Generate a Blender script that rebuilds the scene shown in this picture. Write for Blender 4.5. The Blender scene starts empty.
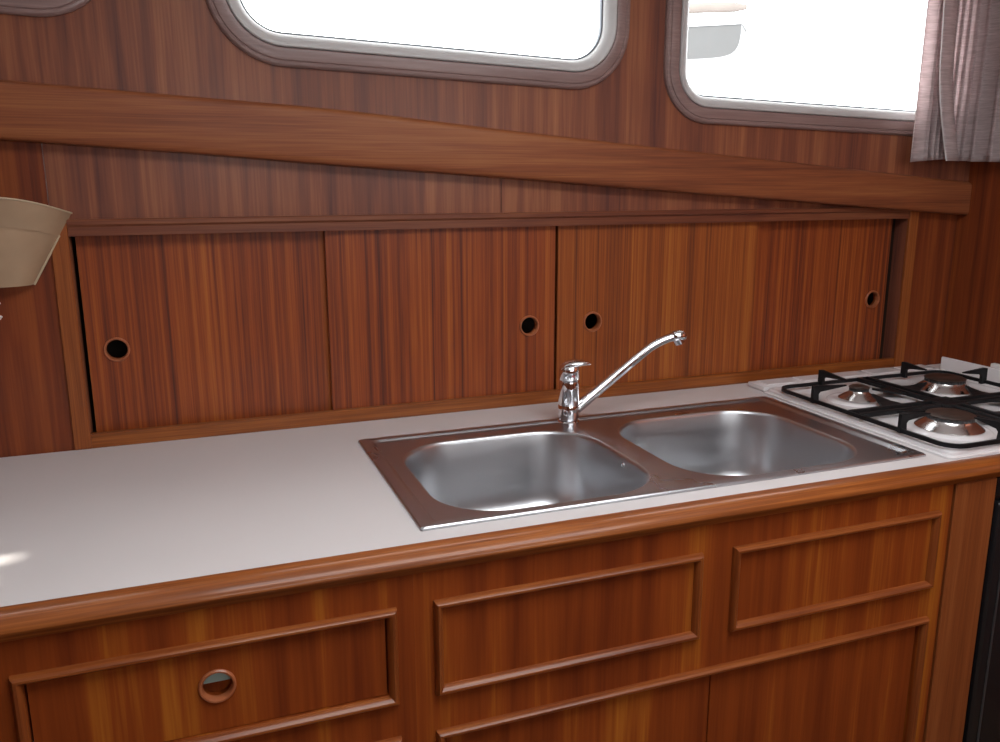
import bpy, bmesh, math, random
from mathutils import Vector, Matrix
random.seed(7)
C = bpy.context.scene.collection
sc = bpy.context.scene
PI = math.pi
WORLD = {}                      # object -> world origin

# ------------------------------------------------------------------ materials
def new_mat(name):
    m = bpy.data.materials.new(name); m.use_nodes = True
    nt = m.node_tree
    return m, nt, nt.nodes['Principled BSDF']

def setp(b, **k):
    names = {'color': 'Base Color', 'rough': 'Roughness', 'metal': 'Metallic', 'coat': 'Coat Weight',
             'coat_rough': 'Coat Roughness', 'spec': 'Specular IOR Level', 'sheen': 'Sheen Weight', 'aniso': 'Anisotropic'}
    for a, v in k.items():
        if a == 'color': v = (*v, 1)
        b.inputs[names[a]].default_value = v

def math_node(nt, op, a, b):
    n = nt.nodes.new('ShaderNodeMath'); n.operation = op
    for i, v in enumerate((a, b)):
        if isinstance(v, (int, float)): n.inputs[i].default_value = v
        else: nt.links.new(v, n.inputs[i])
    return n.outputs[0]

def grain_coords(nt, scale):
    tc = nt.nodes.new('ShaderNodeTexCoord'); oi = nt.nodes.new('ShaderNodeObjectInfo')
    ad = nt.nodes.new('ShaderNodeVectorMath'); ad.operation = 'MULTIPLY_ADD'
    cb = nt.nodes.new('ShaderNodeCombineXYZ')
    for i in range(3): nt.links.new(oi.outputs['Random'], cb.inputs[i])
    nt.links.new(cb.outputs[0], ad.inputs[0]); ad.inputs[1].default_value = (37.1, 11.7, 23.9)
    nt.links.new(tc.outputs['Object'], ad.inputs[2])
    mp = nt.nodes.new('ShaderNodeVectorMath'); mp.operation = 'MULTIPLY'
    nt.links.new(ad.outputs[0], mp.inputs[0]); mp.inputs[1].default_value = scale
    return mp.outputs[0]

def noise(nt, vec, scale=1, detail=2, rough=.5, dist=0):
    n = nt.nodes.new('ShaderNodeTexNoise'); nt.links.new(vec, n.inputs['Vector'])
    n.inputs['Scale'].default_value = scale; n.inputs['Detail'].default_value = detail
    n.inputs['Roughness'].default_value = rough; n.inputs['Distortion'].default_value = dist
    return n.outputs['Fac']

def wood(name, dark, mid, light, axis='z', stripe=55, along=1.0, broad=9, pore=330, wts=(.6, .3, .22),
         lo=.36, hi=.66, rough=.42, coat=.10, coat_rough=.2, bump=.12, midp=.5, spec=.3):
    m, nt, b = new_mat(name)
    def sv(cross, al):
        v = [cross] * 3; v['xyz'.index(axis)] = al; return tuple(v)
    n1 = noise(nt, grain_coords(nt, sv(stripe, along)), 1, 2.5, .55, .25)
    n2 = noise(nt, grain_coords(nt, sv(broad, along * .6)), 1, 2, .5, .3)
    n3 = noise(nt, grain_coords(nt, sv(pore, 9)), 1, 1, .5)
    s = math_node(nt, 'ADD', math_node(nt, 'MULTIPLY', n1, wts[0]), math_node(nt, 'MULTIPLY', n2, wts[1]))
    s = math_node(nt, 'ADD', s, math_node(nt, 'MULTIPLY', n3, wts[2]))
    s = math_node(nt, 'DIVIDE', s, sum(wts))
    r = nt.nodes.new('ShaderNodeValToRGB'); nt.links.new(s, r.inputs[0])
    e = r.color_ramp.elements
    e[0].position = lo; e[0].color = (*dark, 1); e[1].position = hi; e[1].color = (*light, 1)
    k = e.new(lo + (hi - lo) * midp); k.color = (*mid, 1)
    nt.links.new(r.outputs[0], b.inputs['Base Color'])
    setp(b, rough=rough, coat=coat, coat_rough=coat_rough, spec=spec)
    bp = nt.nodes.new('ShaderNodeBump'); bp.inputs['Strength'].default_value = bump; bp.inputs['Distance'].default_value = .001
    nt.links.new(n3, bp.inputs['Height']); nt.links.new(bp.outputs[0], b.inputs['Normal'])
    return m

def plain(name, color, rough=.4, metal=0, var=.06, vscale=6, bump=0, bscale=200, **k):
    m, nt, b = new_mat(name)
    setp(b, rough=rough, metal=metal, **k)
    n = noise(nt, grain_coords(nt, (vscale,) * 3), 1, 3)
    r = nt.nodes.new('ShaderNodeValToRGB'); nt.links.new(n, r.inputs[0])
    e = r.color_ramp.elements
    e[0].position = .3; e[1].position = .7
    e[0].color = (*[c * (1 - var) for c in color], 1); e[1].color = (*[min(1, c * (1 + var)) for c in color], 1)
    nt.links.new(r.outputs[0], b.inputs['Base Color'])
    if bump:
        h = noise(nt, grain_coords(nt, (bscale,) * 3), 1, 2)
        bp = nt.nodes.new('ShaderNodeBump'); bp.inputs['Strength'].default_value = bump; bp.inputs['Distance'].default_value = .001
        nt.links.new(h, bp.inputs['Height']); nt.links.new(bp.outputs[0], b.inputs['Normal'])
    return m

def steel(name, color, rough, axis_scale, streak=.12, bump=0):
    m, nt, b = new_mat(name)
    setp(b, color=color, metal=1)
    n = noise(nt, grain_coords(nt, axis_scale), 1, 2)
    mr = nt.nodes.new('ShaderNodeMapRange'); nt.links.new(n, mr.inputs[0])
    mr.inputs[1].default_value = .3; mr.inputs[2].default_value = .7
    mr.inputs[3].default_value = max(.02, rough - streak); mr.inputs[4].default_value = rough + streak
    nt.links.new(mr.outputs[0], b.inputs['Roughness'])
    if bump:
        bp = nt.nodes.new('ShaderNodeBump'); bp.inputs['Strength'].default_value = bump; bp.inputs['Distance'].default_value = .0006
        nt.links.new(n, bp.inputs['Height']); nt.links.new(bp.outputs[0], b.inputs['Normal'])
    return m

M = {}
M['wall'] = wood('mahogany_panelling', (.120, .040, .031), (.240, .080, .042), (.39, .148, .066), 'z', 40, .9, 10, 300, (.55, .4, .2), .36, .66)
M['wall_red'] = wood('red_mahogany_panelling', (.100, .022, .010), (.205, .044, .013), (.31, .082, .019), 'z', 55, .7, 9, 300, (.5, .35, .2), .36, .66)
M['door'] = wood('ribbon_mahogany', (.100, .024, .013), (.270, .057, .014), (.42, .118, .022), 'z', 150, .45, 12, 420, (.62, .22, .2), .34, .67)
M['door_gold'] = wood('golden_ribbon_mahogany', (.120, .033, .014), (.285, .070, .015), (.43, .140, .027), 'z', 150, .45, 12, 420, (.62, .22, .2), .34, .67)
M['fascia'] = wood('golden_mahogany', (.150, .026, .005), (.260, .053, .008), (.46, .150, .017), 'z', 30, 1.1, 8, 330, (.62, .4, .15), .37, .68, midp=.54, spec=.2, coat=.05, rough=.5)
M['post'] = wood('plain_mahogany', (.175, .044, .013), (.25, .068, .018), (.31, .095, .027), 'z', 60, .7, 7, 420, (.4, .3, .35), .36, .64)
M['railx'] = wood('dark_rail_mahogany', (.105, .030, .018), (.18, .054, .026), (.245, .085, .038), 'x', 90, 2.2, 12, 420, (.45, .35, .3), .36, .64)
M['beam'] = wood('beam_mahogany', (.160, .045, .020), (.265, .080, .030), (.36, .130, .046), 'x', 60, 1.6, 14, 420, (.4, .45, .3), .36, .64, rough=.5, coat=.03)
M['edge'] = wood('edging_mahogany', (.15, .037, .007), (.25, .067, .011), (.38, .120, .024), 'x', 110, 4, 16, 460, (.35, .4, .35), .36, .66, rough=.40, coat=.30, coat_rough=.10)
M['mould'] = wood('moulding_mahogany', (.15, .034, .009), (.24, .062, .014), (.34, .105, .024), 'x', 120, 5, 18, 460, (.4, .35, .35), .36, .66, rough=.36, coat=.25)
M['mould_v'] = wood('upright_moulding_mahogany', (.15, .034, .009), (.24, .062, .014), (.34, .105, .024), 'z', 120, 5, 18, 460, (.4, .35, .35), .36, .66, rough=.36, coat=.25)
M['stile'] = wood('stile_mahogany', (.21, .054, .014), (.30, .085, .020), (.38, .125, .030), 'z', 130, 2, 10, 480, (.35, .35, .4), .36, .66)
M['ring'] = plain('turned_wood_ring', (.37, .115, .045), .4, var=.12, vscale=90, coat=.3)
M['winframe'] = wood('worn_varnished_frame', (.215, .140, .130), (.285, .190, .176), (.36, .25, .23), 'x', 70, 4, 14, 380, (.35, .4, .3), .34, .68, rough=.4, coat=.3)
M['alu'] = plain('pale_painted_metal', (.56, .55, .545), .38, var=.03)
M['laminate'] = plain('cream_laminate', (.665, .630, .626), .36, var=.02, vscale=3, spec=.5)
M['rim'] = steel('brushed_steel_rim', (.50, .51, .535), .29, (9, 9, 9), .02)
M['bowl'] = steel('satin_steel_bowl', (.60, .61, .63), .32, (10, 10, 40), .03)
M['chrome'] = steel('polished_chrome', (.86, .86, .88), .06, (40, 40, 40), .02)
M['skirt'] = steel('burner_steel', (.66, .64, .63), .22, (60, 60, 60), .05)
M['cap'] = plain('burner_cap_enamel', (.040, .024, .018), .42, var=.35, vscale=60, bump=.2)
M['seal'] = plain('grey_window_seal', (.16, .18, .21), .6)
M['enamel'] = plain('white_enamel', (.76, .74, .75), .16, var=.02)
M['black'] = plain('black_enamel', (.010, .010, .011), .5, var=.2, vscale=40, bump=.1, bscale=400, spec=.22)
M['oven'] = plain('black_oven_front', (.012, .012, .013), .22, var=.2)
M['grey'] = plain('dull_grey_metal', (.10, .10, .105), .35, metal=.6)
M['red'] = plain('red_dot', (.6, .02, .02), .3)
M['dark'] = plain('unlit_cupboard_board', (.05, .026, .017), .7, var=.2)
M['green'] = plain('pale_green_latch', (.36, .50, .45), .3, var=.08)
M['shade'] = plain('beige_hide_shade', (.44, .305, .190), .55, var=.10, vscale=14, bump=.1, bscale=120)
M['shade_edge'] = plain('pale_beige_piping', (.52, .42, .28), .5, var=.06)
M['white_plastic'] = plain('white_plastic', (.8, .79, .77), .35, var=.02)
M['ceiling'] = plain('white_vinyl', (.74, .73, .72), .5, var=.03)
M['floor'] = wood('teak_floor', (.12, .06, .03), (.2, .1, .05), (.28, .15, .08), 'x', 30, 1, 8, 300)
M['hull'] = plain('grey_hull_paint', (.050, .050, .051), .4, var=.05)
M['gunwale'] = plain('white_gelcoat', (.85, .85, .85), .3, var=.02)
M['canopy'] = plain('faded_canvas', (.12, .10, .09), .8, var=.08)

def curtain_mat():
    m, nt, b = new_mat('slub_weave_curtain')
    n = noise(nt, grain_coords(nt, (26, 26, 420)), 1, 3, .6)
    r = nt.nodes.new('ShaderNodeValToRGB'); nt.links.new(n, r.inputs[0])
    e = r.color_ramp.elements
    e[0].position = .32; e[0].color = (.56, .47, .465, 1); e[1].position = .70; e[1].color = (.80, .70, .70, 1)
    nt.links.new(r.outputs[0], b.inputs['Base Color']); setp(b, rough=.85, sheen=.15)
    bp = nt.nodes.new('ShaderNodeBump'); bp.inputs['Strength'].default_value = .3; bp.inputs['Distance'].default_value = .001
    nt.links.new(n, bp.inputs['Height']); nt.links.new(bp.outputs[0], b.inputs['Normal'])
    tr = nt.nodes.new('ShaderNodeBsdfTranslucent'); nt.links.new(r.outputs[0], tr.inputs[0])
    mx = nt.nodes.new('ShaderNodeMixShader'); mx.inputs[0].default_value = .48
    nt.links.new(b.outputs[0], mx.inputs[1]); nt.links.new(tr.outputs[0], mx.inputs[2])
    nt.links.new(mx.outputs[0], nt.nodes['Material Output'].inputs[0])
    return m
M['curtain'] = curtain_mat()

def glass_mat():
    m, nt, b = new_mat('window_glass')
    t = nt.nodes.new('ShaderNodeBsdfTransparent'); t.inputs[0].default_value = (.95, .97, .97, 1)
    g = nt.nodes.new('ShaderNodeBsdfGlossy'); g.inputs['Roughness'].default_value = .02
    f = nt.nodes.new('ShaderNodeLayerWeight')
    fac = math_node(nt, 'ADD', math_node(nt, 'MULTIPLY', math_node(nt, 'POWER', f.outputs['Facing'], 5), .9), .04)
    mx = nt.nodes.new('ShaderNodeMixShader')
    nt.links.new(fac, mx.inputs[0]); nt.links.new(t.outputs[0], mx.inputs[1]); nt.links.new(g.outputs[0], mx.inputs[2])
    nt.links.new(mx.outputs[0], nt.nodes['Material Output'].inputs[0])
    return m
M['glass'] = glass_mat()

# ------------------------------------------------------------------ mesh helpers
def NB(): return bmesh.new()

def obj(name, bm, mat, parent=None, loc=(0, 0, 0), smooth=True, angle=35):
    base = WORLD[parent] if parent is not None else Vector(loc)
    bmesh.ops.remove_doubles(bm, verts=bm.verts, dist=1e-6)
    bmesh.ops.recalc_face_normals(bm, faces=bm.faces)
    bmesh.ops.translate(bm, verts=bm.verts, vec=-base)
    me = bpy.data.meshes.new(name); bm.to_mesh(me); bm.free()
    o = bpy.data.objects.new(name, me); C.objects.link(o)
    if parent is not None: o.parent = parent
    else: o.location = base
    WORLD[o] = base
    me.materials.append(M[mat] if isinstance(mat, str) else mat)
    if smooth:
        me.shade_smooth(); me.set_sharp_from_angle(angle=math.radians(angle))
    return o

def thing(name, label, cat, loc=(0, 0, 0), group=None):
    o = bpy.data.objects.new(name, None); C.objects.link(o); o.location = loc
    o.empty_display_size = .05
    WORLD[o] = Vector(loc); o['label'] = label; o['category'] = cat
    if group: o['group'] = group
    return o

def tag(o, label, cat, group=None):
    o['label'] = label; o['category'] = cat
    if group: o['group'] = group
    return o

def struct(name, bm, mat, parent=None, loc=(0, 0, 0), **k):
    o = obj(name, bm, mat, parent, loc, **k)
    if parent is None: o['kind'] = 'structure'
    return o

def box(bm, x0, x1, y0, y1, z0, z1, bev=0, seg=2):
    vs = [bm.verts.new((x, y, z)) for x in (x0, x1) for y in (y0, y1) for z in (z0, z1)]
    q = [(0, 1, 3, 2), (4, 6, 7, 5), (0, 4, 5, 1), (2, 3, 7, 6), (0, 2, 6, 4), (1, 5, 7, 3)]
    fs = [bm.faces.new([vs[i] for i in f]) for f in q]
    if bev:
        es = list({e for f in fs for e in f.edges})
        bmesh.ops.bevel(bm, geom=es, offset=bev, segments=seg, profile=.5, affect='EDGES')
    return bm

def loops(bm, ls, closed=True, cap0=False, cap1=False, wrap=False):
    """bridge successive loops of equal length"""
    vv = [[bm.verts.new(p) for p in l] for l in ls]
    n = len(ls[0]); m = len(ls)
    for i in range(m if wrap else m - 1):
        a, b = vv[i], vv[(i + 1) % m]
        for j in range(n if closed else n - 1):
            k = (j + 1) % n
            bm.faces.new((a[j], a[k], b[k], b[j]))
    if cap0: bm.faces.new(vv[0][::-1])
    if cap1: bm.faces.new(vv[-1])
    return bm

def rr(x0, x1, z0, z1, r, n=8):
    pts = []
    for cx, cz, a in ((x1 - r, z1 - r, 0), (x0 + r, z1 - r, 90), (x0 + r, z0 + r, 180), (x1 - r, z0 + r, 270)):
        for i in range(n + 1):
            t = math.radians(a + 90 * i / n)
            pts.append((cx + r * math.cos(t), cz + r * math.sin(t)))
    return pts

def circ(cx, cz, r, n=32):
    return [(cx + r * math.cos(2 * PI * i / n), cz + r * math.sin(2 * PI * i / n)) for i in range(n)]

def rect(x0, x1, z0, z1): return [(x0, z0), (x1, z0), (x1, z1), (x0, z1)]

def plate(bm, outer, holes, f0, f1, nrm):
    """flat plate with holes: f0/f1 map (a,b) to front/back points"""
    rings = [outer] + holes
    for f in (f0, f1):
        es = []
        for rg in rings:
            vs = [bm.verts.new(f(a, b)) for a, b in rg]
            es += [bm.edges.new((vs[i], vs[(i + 1) % len(vs)])) for i in range(len(vs))]
        bmesh.ops.triangle_fill(bm, use_beauty=True, use_dissolve=False, edges=es, normal=nrm)
    for rg in rings:
        n = len(rg)
        A = [bm.verts.new(f0(*p)) for p in rg]; B = [bm.verts.new(f1(*p)) for p in rg]
        for i in range(n):
            k = (i + 1) % n
            bm.faces.new((A[i], A[k], B[k], B[i]))
    return bm

def plate_y(bm, outer, holes, y0, y1):
    return plate(bm, outer, holes, lambda a, b: (a, y0, b), lambda a, b: (a, y1, b), (0, 1, 0))

def plate_z(bm, outer, holes, z0, z1):
    return plate(bm, outer, holes, lambda a, b: (a, b, z0), lambda a, b: (a, b, z1), (0, 0, 1))

def plate_x(bm, outer, holes, x0, x1):
    return plate(bm, outer, holes, lambda a, b: (x0, a, b), lambda a, b: (x1, a, b), (1, 0, 0))

def lathe(bm, prof, cx, cy, n=32, cap0=True, cap1=True):
    ls = [[(cx + r * math.cos(2 * PI * i / n), cy + r * math.sin(2 * PI * i / n), z) for i in range(n)] for r, z in prof]
    return loops(bm, ls, cap0=cap0, cap1=cap1)

def prism_x(bm, prof, x0, x1):
    """profile of (y,z) extruded along x"""
    return loops(bm, [[(x0, y, z) for y, z in prof], [(x1, y, z) for y, z in prof]], cap0=True, cap1=True)

def tube(bm, pts, rad, n=12, cap=True):
    pts = [Vector(p) for p in pts]
    if not isinstance(rad, (list, tuple)): rad = [rad] * len(pts)
    ls = []; up = None
    for i, p in enumerate(pts):
        d = (pts[min(i + 1, len(pts) - 1)] - pts[max(i - 1, 0)]).normalized()
        if up is None:
            up = Vector((0, 0, 1)) if abs(d.z) < .9 else Vector((0, 1, 0))
        s = d.cross(up).normalized(); up = s.cross(d).normalized()
        ls.append([tuple(p + rad[i] * (math.cos(2 * PI * k / n) * s + math.sin(2 * PI * k / n) * up)) for k in range(n)])
    return loops(bm, ls, cap0=cap, cap1=cap)

def torus_y(bm, cx, y, cz, R, r, n=40, m=12, wrap=True):
    """ring whose axis is along y"""
    ls = []
    for k in range(m):
        a = 2 * PI * k / m
        ls.append([(cx + (R + r * math.cos(a)) * math.cos(2 * PI * i / n), y + r * math.sin(a), cz + (R + r * math.cos(a)) * math.sin(2 * PI * i / n)) for i in range(n)])
    return loops(bm, ls, wrap=True)

def moulding(bm, x0, x1, z0, z1, y, w=.0118, h=.0105):
    prof = [(0, 0), (0, .0040), (.0014, .0080), (.0038, h), (.0068, h * .97), (.0094, h * .72), (w - .0006, h * .38), (w, -.001)]
    ls = [[(a, y - d, b) for a, b in rect(x0 + o, x1 - o, z0 + o, z1 - o)] for o, d in prof]
    loops(bm, ls)
    for f in bm.faces:
        b_ = [v.co for v in f.verts]
        dx = max(v.x for v in b_) - min(v.x for v in b_); dz = max(v.z for v in b_) - min(v.z for v in b_)
        f.material_index = 1 if dz > dx else 0
    return bm

def finger_ring(parent, cx, y, cz, R=.0208, name='finger_ring'):
    """turned wooden ring sitting in a round hole, sleeve behind it"""
    bm = NB()
    prof = [(R, 0), (R, -.0022), (R - .0014, -.0040), (R - .0032, -.0038), (R - .0046, -.0012), (R - .0048, .006), (R - .0038, .006), (R - .0036, .0)]
    ls = [[(cx + r * math.cos(2 * PI * i / 40), y + d, cz + r * math.sin(2 * PI * i / 40)) for i in range(40)] for r, d in prof]
    loops(bm, ls, wrap=True)
    return obj(name, bm, 'ring', parent)

# ------------------------------------------------------------------ measures
YB = .5396           # back face plane
YW = YB + .004       # wall panel surface
YF = -.057           # cabinet face plane
XL, XR = -1.60, 1.490
YU = .524             # upper panelling with the windows, a little further forward
CAM = (-.2603, -.994, .4415)
def depth_shift(x, z, y0, y1):
    t = (y1 - CAM[1]) / (y0 - CAM[1]); return CAM[0] + (x - CAM[0]) * t, CAM[2] + (z - CAM[2]) * t
YO = -2.30           # opposite wall
ZF, ZC = -.90, 1.12

# ------------------------------------------------------------------ windows in the back wall
WINS = [  # x0, x1, z0 at xr, xr, slope, top, radius
    dict(n='window_3', x0=-1.12, x1=-.323, z0=.692, xr=-.47, s=-.034, h=.36, r=.12),
    dict(n='window_1', x0=-.197, x1=.580, z0=.6335, xr=-.049, s=-.034, h=.36, r=.12),
    dict(n='window_2', x0=.661, x1=1.485, z0=.5585, xr=.80, s=-.028, h=.36, r=.10),
]
for w in WINS:           # measured on the lower panel's plane; moved on to the upper panel's
    w['xr'], w['z0'] = depth_shift(w['xr'], w['z0'], YB, YU)
    w['x0'], _ = depth_shift(w['x0'], 0, YB, YU); w['x1'], _ = depth_shift(w['x1'], 0, YB, YU)
def wloop(w, off, n=10):
    r = max(.02, w['r'] - off)
    return [(x, z + w['z0'] + w['s'] * (x - w['xr'])) for x, z in rr(w['x0'] + off, w['x1'] - off, off, w['h'] - off, r, n)]

# beam under the windows
BT = [(-1.6, .648), (-.9, .620), (-.494, .592), (.007, .5635), (.296, .5365), (.63, .508), (1.04, .475), (1.50, .4372)]
BB = [(-1.6, .565), (-.9, .533), (-.504, .5075), (-.24, .491), (.003, .472), (.296, .4525), (.63, .427), (1.04, .397), (1.50, .3632)]
YBM = .512
BT = [depth_shift(x, z, .4946, YBM) for x, z in BT]; BB = [depth_shift(x, z, .4946, YBM) for x, z in BB]
def interp(t, x):
    if x <= t[0][0]: return t[0][1]
    for (a, u), (b, v) in zip(t, t[1:]):
        if x <= b: return u + (v - u) * (x - a) / (b - a)
    return t[-1][1]
def smooth_i(t, x): return (interp(t, x - .06) + interp(t, x + .06) + interp(t, x)) / 3 if -1.5 < x < 1.42 else interp(t, x)
cab_open = rect(-.4321, 1.3348, .012, .372)
seam = [(XL + (XR - XL) * i / 30, .5 * (smooth_i(BT, XL + (XR - XL) * i / 30) + smooth_i(BB, XL + (XR - XL) * i / 30))) for i in range(31)]
bm = NB()
def seam_z(x): return .5 * (smooth_i(BT, x) + smooth_i(BB, x))
def seam_run(a, b): return [(a + (b - a) * i / 12, seam_z(a + (b - a) * i / 12)) for i in range(13)]
G = .0006
for a, b in ((XL, -.4555 - G), (1.3480 + G, XR)):
    plate_y(bm, [(b, ZF), (a, ZF)] + seam_run(a, b), [], YW, YW + .035)
for f in bm.faces: f.material_index = 1
for a, b, c in ((-.4555 + G, .318 - G, -.4321), (1.348 - G, .318 + G, 1.3348)):
    plate_y(bm, [(b, ZF), (a, ZF)] + seam_run(a, b) + [(b, .372), (c, .372), (c, .012), (b, .012)], [], YW, YW + .035)
plate_y(bm, seam + [(XR, ZC), (XL, ZC)], [wloop(w, .030) for w in WINS], YU, YU + .055)
struct('wall_back', bm, 'wall').data.materials.append(M['wall_red'])

for w in WINS:
    bm = NB()
    prof = [(0, 0), (.0005, -.006), (.004, -.0095), (.008, -.010), (.010, -.0085), (.012, -.0105), (.026, -.0125), (.0325, -.011), (.034, -.006), (.034, .030), (.0305, .030), (.0305, .0)]
    prof = [(o * .9, d) for o, d in prof]
    loops(bm, [[(x, YU + d, z) for x, z in wloop(w, o)] for o, d in prof], wrap=True)
    f = struct(w['n'], bm, 'winframe')
    bm = NB()
    prof = [(.0308, .0), (.0308, -.0115), (.0328, -.0135), (.0360, -.0135), (.0440, -.0100), (.0510, -.0030), (.0532, .006), (.0532, .022), (.0308, .022)]
    loops(bm, [[(x, YU + d, z) for x, z in wloop(w, o)] for o, d in prof], wrap=True)
    obj('inner_frame', bm, 'alu', f)
    bm = NB()
    bm.faces.new([bm.verts.new((x, YU + .012, z)) for x, z in wloop(w, .0515)])
    ext = bmesh.ops.extrude_face_region(bm, geom=bm.faces[:])
    bmesh.ops.translate(bm, verts=[v for v in ext['geom'] if isinstance(v, bmesh.types.BMVert)], vec=(0, .005, 0))
    obj('pane', bm, 'glass', f, smooth=False)
    bm = NB()
    loops(bm, [[(x, YU + d, z) for x, z in wloop(w, o)] for o, d in ((.0500, .0050), (.0556, .0050), (.0560, .0115), (.0500, .0115))], wrap=True)
    obj('rubber_seal', bm, 'seal', f)

# ------------------------------------------------------------------ the rest of the cabin shell
bm = NB()
box(bm, XR, XR + .03, YO, YW + .035, ZF, ZC)
struct('wall_right', bm, 'wall_red')
# left wall; unseen two-light window added and shaped to cast the worktop's sun patch
SUN = Vector((1, .10, -.55))
pl = [rr(-.115, -.055, .47, .622, .012, 5), rr(-.035, .000, .50, .633, .012, 5)]
SL = []
bm = NB(); plate_x(bm, rect(YO, YW + .035, ZF, ZC), pl + SL, XL - .03, XL)
struct('wall_left', bm, 'wall')
fr = None
for q, (a0, a1, b0, b1) in enumerate(((-.115, -.055, .47, .622), (-.035, .000, .50, .633))):
    bm = NB()
    ls = [[(XL + d, y, z) for y, z in rr(a0 - o, a1 + o, b0 - o, b1 + o, .012 + o, 5)] for o, d in ((.008, 0), (.006, .006), (0, .006), (0, -.03))]
    loops(bm, ls)
    f = struct('window_%d' % (7 + q), bm, 'winframe')
    bm = NB(); bm.faces.new([bm.verts.new((XL - .015, y, z)) for y, z in rr(a0, a1, b0, b1, .012, 5)])
    obj('pane', bm, 'glass', f, smooth=False)
OPP = [(-.30, .30), (.60, 1.30)]
OZ0, OZ1 = .46, .84
bm = NB(); plate_y(bm, rect(XL, XR, ZF, ZC), [rr(a, b, OZ0, OZ1, .09) for a, b in OPP], YO - .035, YO)
struct('wall_front', bm, 'wall')
for q, (a, b) in enumerate(OPP):
    bm = NB()
    ls = [[(x, YO + d, z) for x, z in rr(a - o, b + o, OZ0 - o, OZ1 + o, .09 + o)] for o, d in ((.035, 0), (.033, .010), (0, .012), (0, -.03))]
    loops(bm, ls)
    f = struct('window_%d' % (4 + q), bm, 'winframe')
    bm = NB(); bm.faces.new([bm.verts.new((x, YO - .015, z)) for x, z in rr(a, b, OZ0, OZ1, .09)])
    obj('pane', bm, 'glass', f, smooth=False)
bm = NB(); box(bm, XL - .03, XR + .03, YO - .035, YW + .035, ZF - .03, ZF); struct('floor', bm, 'floor')
HAT = (-.25, .95, -1.10, -.35)  # unseen ceiling hatch, added to light the worktop and moulding tops from above
bm = NB(); plate_z(bm, rect(XL - .03, XR + .03, YO - .035, YW + .035), [rr(*HAT, .06)], ZC, ZC + .03); struct('ceiling', bm, 'ceiling', smooth=False)
bm = NB()
loops(bm, [[(x, y, ZC + d) for x, y in rr(HAT[0] - o, HAT[1] + o, HAT[2] - o, HAT[3] + o, .06 + o)] for o, d in ((.03, 0), (.028, -.008), (0, -.010), (0, .03))])
f = struct('window_9', bm, 'alu')
bm = NB(); bm.faces.new([bm.verts.new((x, y, ZC + .02)) for x, y in rr(*HAT, .06)]); obj('pane', bm, 'glass', f, smooth=False)

bm = NB(); ls = []
N = 40
for i in range(N + 1):
    x = XL + .001 + (XR - XL - .002) * i / N
    zt, zb = smooth_i(BT, x), smooth_i(BB, x)
    yb0, yf = YW - .0005, YBM
    prof = [(YU - .0005, zt - .012), (YU - .0005, zt + .002), (yf + .009, zt + .0012), (yf + .004, zt - .001), (yf + .001, zt - .005), (yf, zt - .011),
            (yf, zb + .011), (yf + .001, zb + .005), (yf + .004, zb + .001), (yf + .010, zb), (yb0, zb), (yb0, zb + .012)]
    ls.append([(x, y, z) for y, z in prof])
loops(bm, ls, cap0=True, cap1=True)
struct('trim_1', bm, 'beam', angle=50)
# ------------------------------------------------------------------ worktop
wt = thing('worktop', 'long cream laminate worktop with a rounded mahogany front edge', 'worktop', (0, .2, -.03))
bm = NB(); plate_z(bm, rect(XL + .001, XR - .001, -.0362, YB - .0005), [rr(.012, .848, .010, .403, .02, 5)], -.030, 0)
obj('laminate_top', bm, 'laminate', wt, smooth=False)
bm = NB()
prof = [(-.0374, -.0298), (-.0374, .0010), (-.040, .0014), (-.052, .0012), (-.059, -.0004), (-.0645, -.0035), (-.069, -.0070), (-.0715, -.0110), (-.072, -.0140), (-.0708, -.0165), (-.067, -.0180), (-.058, -.0180), (-.0575, -.0298)]
ls = []
for i in range(33):
    x = XL + .001 + (XR - XL - .002) * i / 32
    ls.append([(x, y, z) for y, z in prof])
loops(bm, ls, cap0=True, cap1=True)
e = obj('front_edging', bm, 'edge', wt); e['label'] = 'varnished mahogany nosing'

# ------------------------------------------------------------------ sink
sk = thing('double_sink', 'stainless steel inset sink with two square bowls', 'sink', (.43, .206, 0))
SX0, SX1, SY0, SY1 = 0, .862, -.0025, .4128
BOW = [(.049, .395, .026, .358), (.447, .793, .026, .358)]
BR = .098
bm = NB()
def L2(x0, x1, y0, y1, r, z, n=8): return [(a, b, z) for a, b in rr(x0, x1, y0, y1, r, n)]
# outer lip down to the inner tray
lip = [(0, .0003, .003), (.0002, .0030, .004), (.0025, .0048, .005), (.018, .0054, .012), (.0205, .0044, .013), (.0235, .0018, .014), (.026, .0010, .016)]
loops(bm, [L2(SX0 + o, SX1 - o, SY0 + o * .78, SY1 - o * .78, r, z) for o, z, r in lip])
o = .026
es = []
for rg in [rr(SX0 + o, SX1 - o, SY0 + o * .78, SY1 - o * .78, .016)] + [rr(a - .004, b + .004, c - .004, d + .004, BR + .004) for a, b, c, d in BOW]:
    vs = [bm.verts.new((x, y, .0010)) for x, y in rg]
    es += [bm.edges.new((vs[i], vs[(i + 1) % len(vs)])) for i in range(len(vs))]
bmesh.ops.triangle_fill(bm, use_beauty=True, use_dissolve=False, edges=es, normal=(0, 0, 1))
rm = obj('rim', bm, 'rim', sk, angle=25)
for p in rm.data.polygons:
    if abs(p.normal.z) > .9999: p.use_smooth = False
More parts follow.
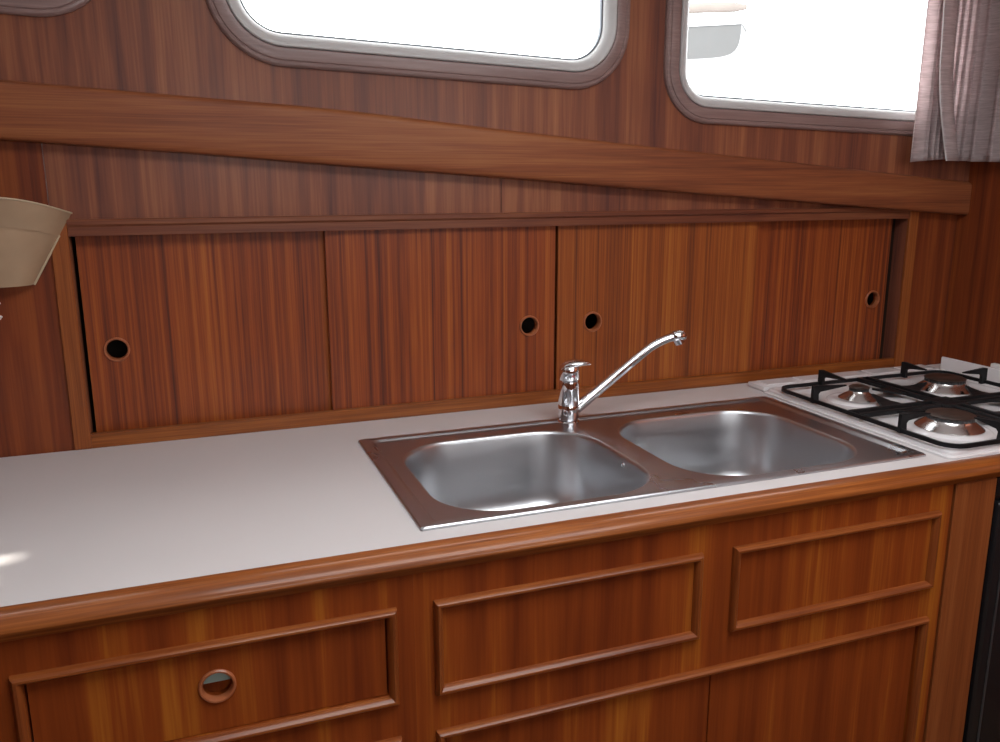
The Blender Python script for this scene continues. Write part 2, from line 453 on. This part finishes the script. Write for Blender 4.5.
for (a, b, c, d) in BOW:
    bm = NB()
    ls = []
    for off, z in ((-.004, .0010), (-.002, .0006), (0, -.0015), (.0012, -.006), (.004, -.04), (.008, -.10), (.0105, -.118), (.015, -.130), (.022, -.139), (.032, -.1445), (.045, -.1465)):
        ls.append(L2(a + off, b - off, c + off, d - off, max(.03, BR - off * .6), z, 10))
    loops(bm, ls)
    cx, cy = (a + b) / 2, (c + d) / 2
    n = len(ls[-1])
    fl = [(cx + (p[0] - cx) * t, cy + (p[1] - cy) * t, -.1465 - .004 * (1 - t)) for t in (.6,) for p in ls[-1]]
    dr = []
    for p in ls[-1]:
        an = math.atan2(p[1] - cy, p[0] - cx); dr.append((cx + .035 * math.cos(an), cy + .035 * math.sin(an), -.152))
    loops(bm, [ls[-1], fl, dr])
    bo = obj('bowl', bm, 'bowl', sk, angle=60)
    bm = NB(); lathe(bm, [(.0352, -.1518), (.034, -.1505), (.030, -.1515), (.026, -.156), (.006, -.157), (.004, -.154)], cx, cy, 28)
    obj('drain', bm, 'chrome', bo)
bm = NB()
ls = [[(.3945 - dx, .173 + r * math.cos(2 * PI * i / 16), -.014 + r * math.sin(2 * PI * i / 16)) for i in range(16)] for r, dx in ((.0045, .0), (.0045, .002), (.003, .0035))]
loops(bm, ls, cap1=True, cap0=True); obj('overflow_screw', bm, 'chrome', sk)

# ------------------------------------------------------------------ mixer tap
TX, TY = .394, .388
tp = thing('mixer_tap', 'chrome single lever mixer tap standing behind the two sink bowls', 'tap', (TX, TY, .003))
bm = NB(); lathe(bm, [(.0205, .0012), (.0205, .0050), (.0190, .0068), (.0150, .0075), (.0145, .0095)], TX, TY, 36)
obj('base_flange', bm, 'chrome', tp)
bm = NB(); lathe(bm, [(.0150, .0070), (.0186, .0085), (.0194, .0120), (.0196, .0240), (.0196, .0355), (.0191, .0365), (.0191, .0375), (.0196, .0385), (.0190, .0790), (.0184, .0815), (.0172, .0825), (.0172, .0835)], TX, TY, 36)
obj('body', bm, 'chrome', tp)
# handle: hooded cap drawn out into a lever
bm = NB()
hd = Vector((.94, -.34, 0)).normalized(); hs = Vector((-hd.y, hd.x, 0))
lathe(bm, [(.0172, .0838), (.0192, .0855), (.0192, .1020)], TX, TY, 36, cap1=False)
ls = []
for k in range(9):
    t = k / 8; r = .0192 * math.cos(t * PI / 2 * .96)
    ls.append([(TX + r * math.cos(a), TY + r * math.sin(a), .102 + .0150 * math.sin(t * PI / 2) + .10 * r * (math.cos(a) * hd.x + math.sin(a) * hd.y) * (1 if k else 0))
               for a in [2 * PI * i / 36 for i in range(36)]])
loops(bm, ls, cap1=True)
lv = []
for s_, zc, hw, th in ((-.0190, .1010, .0030, .0040), (-.0150, .1065, .0105, .0070), (-.007, .1110, .0150, .0080), (.004, .1140, .0168, .0082), (.014, .1155, .0162, .0076), (.023, .1162, .0142, .0060), (.031, .1160, .0115, .0044), (.037, .1150, .0080, .0030), (.0405, .1143, .0035, .0014)):
    c = Vector((TX, TY, zc)) + hd * s_
    lv.append([tuple(c + hs * hw * math.cos(2 * PI * i / 18) + Vector((0, 0, th * math.sin(2 * PI * i / 18)))) for i in range(18)])
loops(bm, lv, cap0=True, cap1=True)
hdl = obj('lever_handle', bm, 'chrome', tp, angle=60)
bm = NB()
fd = Vector((-.30, -.95, 0)).normalized(); fd = Vector((.02, -1, 0)).normalized(); fs = Vector((-fd.y, fd.x, 0))
c = Vector((TX, TY, .0945)) + fd * .0183
ls = [[tuple(c + fd * d + fs * r * math.cos(2 * PI * i / 16) + Vector((0, 0, r * math.sin(2 * PI * i / 16)))) for i in range(16)] for r, d in ((.0030, 0), (.0030, .0008))]
loops(bm, ls, cap0=True, cap1=True)
rd = obj('temperature_dot', bm, 'red', hdl); rd['label'] = 'small red hot-water dot'
# spout: one straight rising run, a gentle bend, then the aerator
bm = NB()
P0, P1 = Vector((.4050, .3862, .0255)), Vector((.5420, .3705, .1300))
Q1, Q2 = Vector((.5700, .3665, .1510)), Vector((.6000, .3620, .1565))
pts = [P0.lerp(P1, t) for t in (0, .08, .2, .4, .6, .8, 1)]
for t in (.15, .3, .45, .6, .75, .9, 1):
    pts.append(P1.lerp(Q1, t).lerp(Q1.lerp(Q2, t), t))
rad = [.0108, .0108, .0104, .0098, .0093, .0089, .0086] + [.0085] * 7
tube(bm, pts, rad, 20)
sp = obj('spout', bm, 'chrome', tp, angle=60)
bm = NB()
d = (Q2 - Q1).normalized(); a = Q2 - d * .004
tube(bm, [a, a + d * .002, a + d * .010, a + d * .0165 + Vector((0, 0, -.0015)), a + d * .0205 + Vector((0, 0, -.0055)), a + d * .0215 + Vector((0, 0, -.009))], [.0086, .0106, .0118, .0122, .0112, .0084], 20)
tube(bm, [a + d * .0115 + Vector((0, 0, -.004)), a + d * .0165 + Vector((0, 0, -.0150))], [.0112, .0106], 20)
obj('aerator', bm, 'chrome', sp, angle=50)

# ------------------------------------------------------------------ gas hob
hb = thing('gas_hob', 'white enamel four burner gas hob with a black pan support', 'hob', (1.115, .19, 0))
HX0, HX1, HY0, HY1 = .880, 1.350, -.0335, .452
bm = NB()
hl = [(0, .0005, .012), (0, .0035, .012), (.001, .0045, .012), (.006, .0050, .014), (.0065, .0095, .014), (.0085, .0115, .016), (.013, .0120, .018), (.018, .0112, .02), (.021, .0095, .022)]
loops(bm, [L2(HX0 + o, HX1 - o, HY0 + o, HY1 - o, r, z) for o, z, r in hl], cap0=True)
BUR = [(1.000, .300, .72), (1.230, .300, 1.0), (1.000, .080, 1.0), (1.230, .080, .9)]
es = []
for rg in [rr(HX0 + .021, HX1 - .021, HY0 + .021, HY1 - .021, .022)] + [circ(x, y, .071 * (.85 if s < .9 else 1), 40) for x, y, s in BUR]:
    vs = [bm.verts.new((x, y, .0095)) for x, y in rg]
    es += [bm.edges.new((vs[i], vs[(i + 1) % len(vs)])) for i in range(len(vs))]
bmesh.ops.triangle_fill(bm, use_beauty=True, use_dissolve=False, edges=es, normal=(0, 0, 1))
for x, y, s in BUR:
    R = .071 * (.85 if s < .9 else 1)
    loops(bm, [[(a, b, z) for a, b in circ(x, y, r, 40)] for r, z in ((R, .0095), (R - .004, .0125), (R - .012, .0135), (R - .022, .0115), (.02, .0110))], cap1=True)
obj('enamel_top', bm, 'enamel', hb, angle=30)
for x, y, s in BUR:
    sk_, cr = (.0385, .0185) if s < .8 else (.0570 * s, .0390 * s)
    bm = NB(); lathe(bm, [(sk_, .0125), (sk_, .0145), (sk_ - .0015, .0160), (cr + .005, .0245), (cr + .0015, .0270), (cr, .0300)], x, y, 44)
    bu = obj('burner', bm, 'skirt', hb)
    # slotted flame crown
    bm = NB(); n = 72; ls = []
    for z, base in ((.0290, 0), (.0295, 1), (.0345, 1), (.0352, 0)):
        ls.append([(x + (cr + .0004 if base and k % 3 else cr - .0018) * math.cos(2 * PI * k / n), y + (cr + .0004 if base and k % 3 else cr - .0018) * math.sin(2 * PI * k / n), z) for k in range(n)])
    loops(bm, ls, cap0=True, cap1=True)
    obj('flame_ring', bm, 'grey', bu)
    bm = NB(); lathe(bm, [(cr - .001, .0353), (cr + .0012, .0358), (cr + .0014, .0375), (cr * .93, .0394), (cr * .6, .0406), (cr * .2, .0409)], x, y, 44)
    obj('burner_cap', bm, 'cap', bu)
# pan support: rounded wire frame, doubled cross bars, sixteen fingers
bm = NB()
GX0, GX1, GY0, GY1 = .886, 1.344, -.028, .412
pp = rr(GX0, GX1, GY0, GY1, .032, 7)
cl = [(a, b, .0195) for a, b in pp]
ls = []
for k in range(len(cl)):
    p = Vector(cl[k]); q = Vector(cl[(k + 1) % len(cl)]) - Vector(cl[k - 1]); q.normalize(); nn = Vector((q.y, -q.x, 0))
    ls.append([tuple(p + nn * a + Vector((0, 0, b))) for a, b in ((-.0024, -.0036), (.0024, -.0036), (.0024, .0036), (-.0024, .0036))])
loops(bm, ls, wrap=True)
CX, CY = 1.115, .190
for sgn in (-1, 1):
    for d0, d1 in ((.008, .0165),):
        lo, hi = sorted((sgn * d0, sgn * d1))
        box(bm, CX + lo, CX + hi, GY0, GY1, .0155, .0245, .0012, 1)
        box(bm, GX0, GX1, CY + lo, CY + hi, .0155, .0245, .0012, 1)
box(bm, CX - .030, CX + .030, CY - .030, CY + .030, .0170, .0240, .002, 1)
ps = obj('pan_support', bm, 'black', hb)
def finger(root, tip, inner):
    root, tip = Vector((*root, 0)), Vector((*tip, 0)); d = (tip - root).normalized(); s = Vector((-d.y, d.x, 0)); Ln = (tip - root).length
    bm = NB()
    if inner:       # flat pressed wedge, broad at the cross bar
        lsq = []
        for a, hw, z in ((0, .030, .0190), (Ln * .45, .0150, .0215), (Ln * .8, .0060, .0265), (Ln, .0022, .0290)):
            lsq.append([tuple(root + d * a + s * q * hw + Vector((0, 0, z + h))) for q, h in ((-1, -.0020), (1, -.0020), (1, .0026), (-1, .0026))])
        loops(bm, lsq, cap0=True, cap1=True)
    else:
        out = [(-.0035, .0150), (.0115, .0150), (.0100, .0320), (.0140, .0365), (Ln, .0425), (Ln, .0448), (.004, .0500), (-.0030, .0490)]
        loops(bm, [[tuple(root + d * a + s * w * (1 if a < Ln - .001 else .6) + Vector((0, 0, z))) for a, z in out] for w in (-.0035, .0035)], cap0=True, cap1=True)
    obj('pan_finger', bm, 'black', ps, smooth=False)
for x, y, s in BUR:
    sx, sy = (1 if x < CX else -1), (1 if y > CY else -1)
    fx = GX0 if sx > 0 else GX1; fy = GY1 if sy > 0 else GY0
    g = .030 if s < .8 else .043 * s
    finger((fx, y), (x - sx * g * 1.15, y), False)
    finger((x, fy), (x, y + sy * g * 1.15), False)
    finger((CX - sx * .012, y), (x + sx * g * 1.2, y), True)
    finger((x, CY + sy * .012), (x, y - sy * g * 1.2), True)
# raised ledge behind and the upright spill guard at the side
bm = NB()
box(bm, .889, 1.392, .455, .512, .0004, .012, .003, 2)
for k in range(5):
    box(bm, .905 + k * .098, .985 + k * .098, .463, .504, .0105, .0140, .0012, 1)
obj('rear_ledge', bm, 'enamel', hb)
bm = NB()
prof = [(1.398, .0004), (1.398, .036), (1.400, .039), (1.404, .039), (1.406, .036), (1.407, .004), (1.440, .003), (1.440, .0004)]
loops(bm, [[(x, y, z) for x, z in prof] for y in (-.02, .462)], cap0=True, cap1=True)
g = obj('side_guard', bm, 'enamel', hb)
bm = NB(); box(bm, 1.4065, 1.420, .300, .340, .0300, .047, .002, 2); obj('guard_clip', bm, 'white_plastic', g)
bm = NB(); lathe(bm, [(.006, .0005), (.006, .010), (.0045, .0125)], 1.390, .4485, 16); obj('rubber_foot', bm, 'white_plastic', hb)

# ------------------------------------------------------------------ sliding-door cabinet
sc_ = thing('sliding_door_cabinet', 'long low mahogany cupboard with four sliding doors under the beam', 'cabinet', (.45, YB, 0))
Y1 = YB + .0115
bm = NB()
prof = [(YB - .004, .3863), (YB - .006, .3845), (YB - .006, .3775), (YB - .0035, .3755), (YB - .0015, .3735), (YB - .0015, .3588), (Y1, .3588), (Y1, .3863)]
prism_x(bm, prof, -.4321 + .0002, 1.3348 - .0002); obj('top_rail', bm, 'railx', sc_)
bm = NB()
prism_x(bm, [(YB, .0006), (YB - .0005, .0232), (YB + .001, .0247), (Y1, .0247), (Y1, .0125), (Y1 + .035, .0125), (Y1 + .035, .0006)], -.4319, 1.3346)
obj('bottom_rail', bm, 'edge', sc_)
for a, b, top in ((-.4588, -.4321, .3945), (1.3348, 1.3615, .3935)):
    bm = NB(); box(bm, a, b, YB - .004, YB + .0035, .0006, top, .0012, 1)
    bm2 = NB()
    obj('stile', bm, 'stile', sc_); bm2.free()
# carcass: dark boards behind the doors
bm = NB()
x0, x1, z0, z1, yb_ = -.4321, 1.3348, .012, .372, YB + .24
yk = YW + .0352
box(bm, x0 - .03, x1 + .03, yb_, yb_ + .01, z0 - .03, z1 + .03)
box(bm, x0 - .03, x0 - .002, yk, yb_, z0 - .03, z1 + .03)
box(bm, x1 + .002, x1 + .03, yk, yb_, z0 - .03, z1 + .03)
box(bm, x0 - .002, x1 + .002, yk, yb_, z0 - .03, z0 - .002)
box(bm, x0 - .002, x1 + .002, yk, yb_, z1 + .002, z1 + .03)
obj('carcass', bm, 'dark', sc_, smooth=False)
FY, BY = Y1 + .0006, Y1 + .0170
DOORS = [(-.4255, -.005, BY, -.380, .1635), (-.0185, .4365, FY, .3805, .161), (.4425, .9225, FY, .522, .161), (.9050, 1.3150, BY, 1.275, .168)]
for q, (a, b, y, hx, hz) in enumerate(DOORS):
    bm = NB(); plate_y(bm, rect(a, b, .0132, .3625), [circ(hx, hz, .0170, 36)], y, y + .0125)
    d = obj('sliding_door', bm, 'door_gold' if q == 2 else 'door', sc_, smooth=False)
    finger_ring(d, hx, y, hz, .0212)

# ------------------------------------------------------------------ base cabinets
CB = -.78
def face(parent, x0, x1, holes, mat='fascia', outer=None):
    bm = NB(); plate_y(bm, outer or rect(x0, x1, ZF + .001, -.0303), holes, YF, YF + .018)
    return obj('face_frame', bm, mat, parent, smooth=False)
# left unit: drawer over a door
c1 = thing('drawer_cabinet', 'mahogany base unit with one drawer at the left end of the worktop', 'cabinet', (-.6, .2, ZF))
DX0, DX1 = -.4574, -.0601; DZ0, DZ1 = -.1900, -.0820
LX0, LX1 = -.4574, -.0585; LZ1 = -.2630
face(c1, XL + .001, -.0255, [rect(DX0, DX1, DZ0, DZ1), rect(LX0, LX1, CB, LZ1)])
bm = NB(); moulding(bm, -.4694, -.0481, -.202, -.070, YF); obj('moulding', bm, 'mould', c1).data.materials.append(M['mould_v'])
bm = NB(); moulding(bm, -.4694, -.0465, CB - .0118, -.2510, YF); obj('moulding', bm, 'mould', c1).data.materials.append(M['mould_v'])
bm = NB(); plate_y(bm, rect(DX0 + .0022, DX1 - .0022, DZ0 + .0012, DZ1 - .0028), [circ(-.2625, -.1305, .0178, 36)], YF + .0020, YF + .0180)
dr = obj('drawer', bm, 'fascia', c1, smooth=False)
finger_ring(dr, -.2625, YF + .0020, -.1305, .0212)
bm = NB()
ls = [[(-.2625 + .0150 * math.cos(t), YF + y + .0045 * math.sin(t), -.1305 + .0150 * math.sin(t)) for t in [PI * i / 20 for i in range(21)]] for y in (.0105, .0130)]
loops(bm, ls, cap0=True, cap1=True); la = obj('push_latch', bm, 'green', dr); la['label'] = 'pale green latch inside the pull'
bm = NB(); box(bm, -.285, -.240, YF + .0185, YF + .021, -.153, -.108); obj('latch_backing', bm, 'fascia', dr)
bm = NB(); box(bm, LX0 + .002, LX1 - .002, YF + .0025, YF + .018, CB + .001, LZ1 - .003, .001, 1)
obj('door', bm, 'fascia', c1)
bm = NB()
box(bm, XL + .002, -.028, YF + .020, .50, ZF + .001, ZF + .02); box(bm, -.044, -.028, YF + .0205, .50, ZF + .02, -.034); box(bm, XL + .002, XL + .016, YF + .0205, .50, ZF + .02, -.034)
obj('carcass', bm, 'dark', c1, smooth=False)
# sink unit: two false drawer fronts over a pair of doors
c2 = thing('sink_cabinet', 'mahogany base unit with two framed panels and double doors below the sink', 'cabinet', (.45, .2, ZF))
SX = .8640
RX0, RX1, RZ1 = .0120, .8260, -.2672
face(c2, 0, 0, [], outer=[(-.0254, -.0303), (-.0254, ZF + .001), (.4198, ZF + .001), (.4198, CB), (RX0, CB), (RX0, RZ1), (.4198, RZ1), (.4198, -.0303)])
face(c2, 0, 0, [], outer=[(SX, -.0303), (SX, ZF + .001), (.4200, ZF + .001), (.4200, CB), (RX1, CB), (RX1, RZ1), (.4200, RZ1), (.4200, -.0303)])
for a, b in ((-.0003, .395), (.4474, .838)):
    bm = NB(); moulding(bm, a, b, -.202, -.070, YF); obj('moulding', bm, 'mould', c2).data.materials.append(M['mould_v'])
bm = NB(); moulding(bm, .0, .838, CB - .0118, -.2552, YF); obj('moulding', bm, 'mould', c2).data.materials.append(M['mould_v'])
for a, b in ((RX0 + .002, .4228), (.4248, RX1 - .0045)):
    bm = NB(); box(bm, a, b, YF + .0025, YF + .018, CB + .001, RZ1 - .0030, .0010, 1)
    obj('door', bm, 'fascia', c2)
bm = NB(); box(bm, SX + .0042, .9567, YF - .003, YF + .018, ZF + .001, -.0303, .0015, 1)
obj('end_post', bm, 'post', c2)
bm = NB()
box(bm, -.023, .955, YF + .020, .50, ZF + .001, ZF + .02); box(bm, -.023, -.007, YF + .0205, .50, ZF + .02, -.034); box(bm, .939, .955, YF + .0205, .50, ZF + .02, -.034)
box(bm, -.007, .939, .49, .50, ZF + .02, -.034)
obj('carcass', bm, 'dark', c2, smooth=False)
# oven under the hob
ov = thing('oven', 'black built-in oven beside the mahogany end post', 'oven', (1.23, .2, ZF))
bm = NB(); box(bm, .962, 1.484, -.038, .48, ZF + .001, -.034, .004, 2); obj('body', bm, 'oven', ov)
bm = NB(); box(bm, .970, 1.480, -.050, -.0385, -.070, -.036, .004, 2); obj('control_panel', bm, 'oven', ov)
bm = NB(); box(bm, .974, 1.476, -.056, -.0385, -.72, -.078, .006, 3); dv = obj('oven_door', bm, 'oven', ov)
bm = NB(); box(bm, .9955, .9995, -.0585, -.0555, -.715, -.083, .001, 1); obj('edge_strip', bm, 'grey', dv)
bm = NB(); tube(bm, [(1.06, -.056, -.12), (1.06, -.085, -.12), (1.07, -.092, -.12), (1.40, -.092, -.12), (1.41, -.085, -.12), (1.41, -.056, -.12)], .007, 12); obj('handle', bm, 'grey', dv)
for k in range(4):
    bm = NB(); x = 1.08 + k * .1
    ls = [[(x + r * math.cos(2 * PI * i / 24), -.050 - d, -.053 + r * math.sin(2 * PI * i / 24)) for i in range(24)] for r, d in ((.014, 0), (.014, .004), (.011, .018), (.009, .020))]
    loops(bm, ls, cap0=True, cap1=True); obj('knob', bm, 'grey', ov)

# ------------------------------------------------------------------ wall sconce
ln = thing('wall_sconce', 'flared beige wall lamp shade beside the sliding door cupboard', 'lamp', (-.532, YW, .28))
LXC = -.532
def shade(v0, v1, extra, n=28, m=8):
    outer, inner = [], []
    for j in range(m + 1):
        v = v0 + (v1 - v0) * j / m
        row_o, row_i = [], []
        for i in range(n + 1):
            u = -1 + 2 * i / n
            for dst, e in ((row_o, extra), (row_i, extra - .0022)):
                w = .0425 + (.1072 - .0425) * v + e * .5
                d = (.030 + .045 * v + e) * (max(0, 1 - abs(u) ** 2.4)) ** .7
                z = .284 + v * (.1385 - .0265 * abs(u) ** 2.2)
                dst.append((LXC + u * w, YW - .006 - d, z))
        outer.append(row_o); inner.append(row_i)
    bm = NB()
    loops(bm, [o + i[::-1] for o, i in zip(outer, inner)], cap0=False, cap1=False)
    for rw in (0, -1):
        o, i = outer[rw], inner[rw]
        for k in range(n):
            bm.faces.new([bm.verts.new(p) for p in (o[k], o[k + 1], i[k + 1], i[k])])
    return bm, outer
bm, o1 = shade(0, .690, .001); obj('shade', bm, 'shade', ln, angle=50)
bm, o2 = shade(.680, 1, .0030); obj('shade_band', bm, 'shade', ln, angle=50)
for e in (0, -1):
    bm = NB(); tube(bm, [Vector(r[e]) + Vector((0, -.001, 0)) for r in o1], .0022, 8); obj('edge_piping', bm, 'shade_edge', ln)
bm = NB(); tube(bm, [Vector(p) for p in o2[-1]], .0016, 8); obj('rim_piping', bm, 'shade_edge', ln)
bm = NB(); box(bm, LXC - .040, LXC + .040, YW - .006, YW - .0004, .284, .40, .002, 1); obj('back_plate', bm, 'dark', ln)
# small white double hook below it, at the edge of the picture
bm = NB()
box(bm, -.566, -.5520, YW - .004, YW - .0004, .222, .272, .0015, 1)
for z in (.254, .232):
    tube(bm, [(-.559, YW - .004, z), (-.552, YW - .010, z), (-.5425, YW - .013, z + .001), (-.5400, YW - .014, z + .004)], [.0032, .003, .0028, .0022], 10)
tag(obj('wall_hook', bm, 'white_plastic', loc=(-.559, YW, .247)), 'small white double hook on the panel below the beige lamp shade', 'hook')

# ------------------------------------------------------------------ curtain
cu = thing('curtain', 'grey lilac pleated curtain hanging at the right of the window', 'curtain', (1.39, YU - .050, .487))
def curtain_path(t):
    """cross-section at height t (0 hem .. 1 top): list of (x,y)"""
    out = []
    n = 260
    xa = 1.2480 + .006 * t ** .8; xb = 1.478
    for i in range(n + 1):
        s = i / n
        x = xa + (xb - xa) * s
        y = YU - .050
        if s < .16:
            y += .010 * math.sin(s / .16 * PI * .9) - .006
        else:
            q = (s - .16) / .84
            am = .0110 + .004 * math.sin(7 * q + 2)
            ph = 2 * PI * 10.6 * (q + .035 * math.sin(5 * q)) + .5 * math.sin(3.1 * t + 4 * q)
            y += -am * math.sin(ph) * (1 - .25 * t) * min(1, q / .04 + .2)
            x += .0055 * math.cos(ph) * min(1, q / .05) * (xb - x > .012)
        if s > .72:
            k = (s - .72) / .28; y -= .11 * k ** 1.5; x -= .012 * k * k
        out.append((x, y))
    return out
bm = NB(); rows = []
NZ = 26
for k in range(NZ + 1):
    t = k / NZ
    p = curtain_path(t)
    z = .487 + (1.03 - .487) * t
    rows.append([(x, y, z - .004 * math.sin(22 * x) * (1 - t)) for x, y in p])
loops(bm, rows, closed=False)
o = obj('cloth', bm, 'curtain', cu, angle=180)
md = o.modifiers.new('thickness', 'SOLIDIFY'); md.thickness = .0016; md.offset = 0
bm = NB()
loops(bm, [[(x, y - .0016, z) for x, y, z in (rows[0][i] for i in range(len(rows[0])))], [(x, y - .0016, z + .016) for x, y, z in rows[0]]], closed=False)
o = obj('hem', bm, 'curtain', cu, angle=180)
md = o.modifiers.new('thickness', 'SOLIDIFY'); md.thickness = .0010; md.offset = 0
# turned-over leading fold with its pale selvedge
bm = NB(); fold = []; edge = []
for k in range(NZ + 1):
    t = k / NZ; z = .487 + (1.03 - .487) * t
    xa = 1.2480 + .006 * t ** .8
    xe = 1.2950 + .036 * (1 - min(1, t / .35)) ** 1.5 - .030 * t
    row = []
    for i in range(9):
        s = i / 8; x = xe + (xe + .055 - xe) * s
        row.append((x, YU - .075 - .010 * math.sin(min(1, s * 1.1) * PI * .55) + .026 * s * s, z))
    fold.append(row); edge.append(row[0])
loops(bm, fold, closed=False)
o = obj('leading_fold', bm, 'curtain', cu, angle=180)
md = o.modifiers.new('thickness', 'SOLIDIFY'); md.thickness = .0016; md.offset = 0
bm = NB(); tube(bm, edge, .0013, 8); obj('selvedge', bm, 'white_plastic', o)
bm = NB(); tube(bm, [(1.20, YU - .050, 1.035), (1.488, YU - .050, 1.035)], .007, 12); obj('curtain_rod', bm, 'alu', cu)

# ------------------------------------------------------------------ small boat seen through the right window
ax = Vector((.60, .80, 0)).normalized(); sd = Vector((ax.y, -ax.x, 0))
def boat_sec(u, halfw, zk, zg):
    """half section points from gunwale(left) through keel to gunwale(right)"""
    pts = []
    for i in range(-10, 11):
        s = i / 10
        w = halfw * (1 - (1 - abs(s)) ** 2.6) * (1 if s > 0 else -1)
        z = zk + (zg - zk) * abs(s) ** 3.2
        pts.append(B0 + ax * u + sd * w + Vector((0, 0, z)))
    return [tuple(p) for p in pts]
B0 = Vector((4.19, 6.0, 0))
bt = thing('moored_boat', 'small grey dinghy with a white gunwale outside the right window', 'boat', tuple(B0 + Vector((0, 0, 1.53))))
st = [(0, .46, 1.54, 1.84), (.5, .50, 1.54, 1.84), (1.4, .50, 1.55, 1.86), (2.2, .36, 1.60, 1.90), (2.7, .16, 1.68, 1.94), (2.95, .02, 1.80, 1.97)]
bm = NB(); loops(bm, [boat_sec(*s) for s in st], closed=False)
bm.faces.new([bm.verts.new(p) for p in boat_sec(*st[0])])
obj('hull', bm, 'hull', bt, angle=60)
bm = NB()
out = [B0 + ax * u + sd * (w + .03) + Vector((0, 0, zg + .03)) for u, w, _, zg in st] + [B0 + ax * u - sd * (w + .03) + Vector((0, 0, zg + .03)) for u, w, _, zg in st[::-1]]
tube(bm, out + [out[0]], .05, 12); obj('gunwale', bm, 'gunwale', bt)
bm = NB(); tube(bm, [B0 + sd * s + Vector((0, 0, 1.955 + .02 * math.cos(s * 3))) for s in [-.5 + i * .1 for i in range(11)]], [.02, .035] + [.045] * 7 + [.04, .02], 12)
obj('rolled_cover', bm, 'canopy', bt)

# ------------------------------------------------------------------ light
w = bpy.data.worlds.new('World'); sc.world = w; w.use_nodes = True
bg = w.node_tree.nodes['Background']
bg.inputs[0].default_value = (.985, .985, 1, 1); bg.inputs[1].default_value = 6.0
def portal(name, x0, x1, z0, z1, y, face):
    l = bpy.data.lights.new(name, 'AREA'); l.shape = 'RECTANGLE'; l.size = x1 - x0; l.size_y = z1 - z0
    l.cycles.is_portal = True
    o = bpy.data.objects.new(name, l); C.objects.link(o); o.location = ((x0 + x1) / 2, y, (z0 + z1) / 2)
    o.rotation_euler = (PI / 2 * face, 0, 0)
for wd in WINS:
    portal('daylight_portal', wd['x0'], wd['x1'], wd['z0'] - .03, wd['z0'] + wd['h'] + .02, YU + .08, -1)
l = bpy.data.lights.new('hatch_portal', 'AREA'); l.shape = 'RECTANGLE'; l.size = HAT[1] - HAT[0]; l.size_y = HAT[3] - HAT[2]; l.cycles.is_portal = True
o = bpy.data.objects.new('hatch_portal', l); C.objects.link(o); o.location = ((HAT[0] + HAT[1]) / 2, (HAT[2] + HAT[3]) / 2, ZC + .05)
for a, b in OPP: portal('daylight_portal', a, b, OZ0, OZ1, YO - .06, 1)
s = bpy.data.lights.new('sun', 'SUN'); s.energy = 9; s.angle = math.radians(.9); s.color = (1, .95, .85)
so_ = bpy.data.objects.new('sun', s); C.objects.link(so_); so_.location = (-4, 0, 3)
so_.rotation_euler = SUN.to_track_quat('-Z', 'Y').to_euler()

# ------------------------------------------------------------------ camera
cam = bpy.data.cameras.new('camera'); co = bpy.data.objects.new('camera', cam); C.objects.link(co)
yaw, pitch, roll = (math.radians(a) for a in (20.5094, -12.597, -.1413))
F = Vector((math.sin(yaw) * math.cos(pitch), math.cos(yaw) * math.cos(pitch), math.sin(pitch)))
r = Vector((math.cos(yaw), -math.sin(yaw), 0)); u = r.cross(F)
r2 = r * math.cos(roll) + u * math.sin(roll); u2 = -r * math.sin(roll) + u * math.cos(roll)
mw = Matrix((r2, u2, -F)).transposed().to_4x4(); mw.translation = (-.2603, -.994, .4415)
co.matrix_world = mw
cam.sensor_fit = 'HORIZONTAL'; cam.sensor_width = 36; cam.lens = 840.8 / 1000 * 36
cam.clip_start = .01
sc.camera = co
sc.view_settings.view_transform = 'Standard'; sc.view_settings.look = 'None'
sc.view_settings.gamma = 1; sc.view_settings.use_curve_mapping = False
sc.view_settings.exposure = .26
sc.cycles.use_denoising = True
sc.cycles.max_bounces = 10; sc.cycles.diffuse_bounces = 6; sc.cycles.glossy_bounces = 6; sc.cycles.transparent_max_bounces = 12
sc.cycles.sample_clamp_indirect = 8
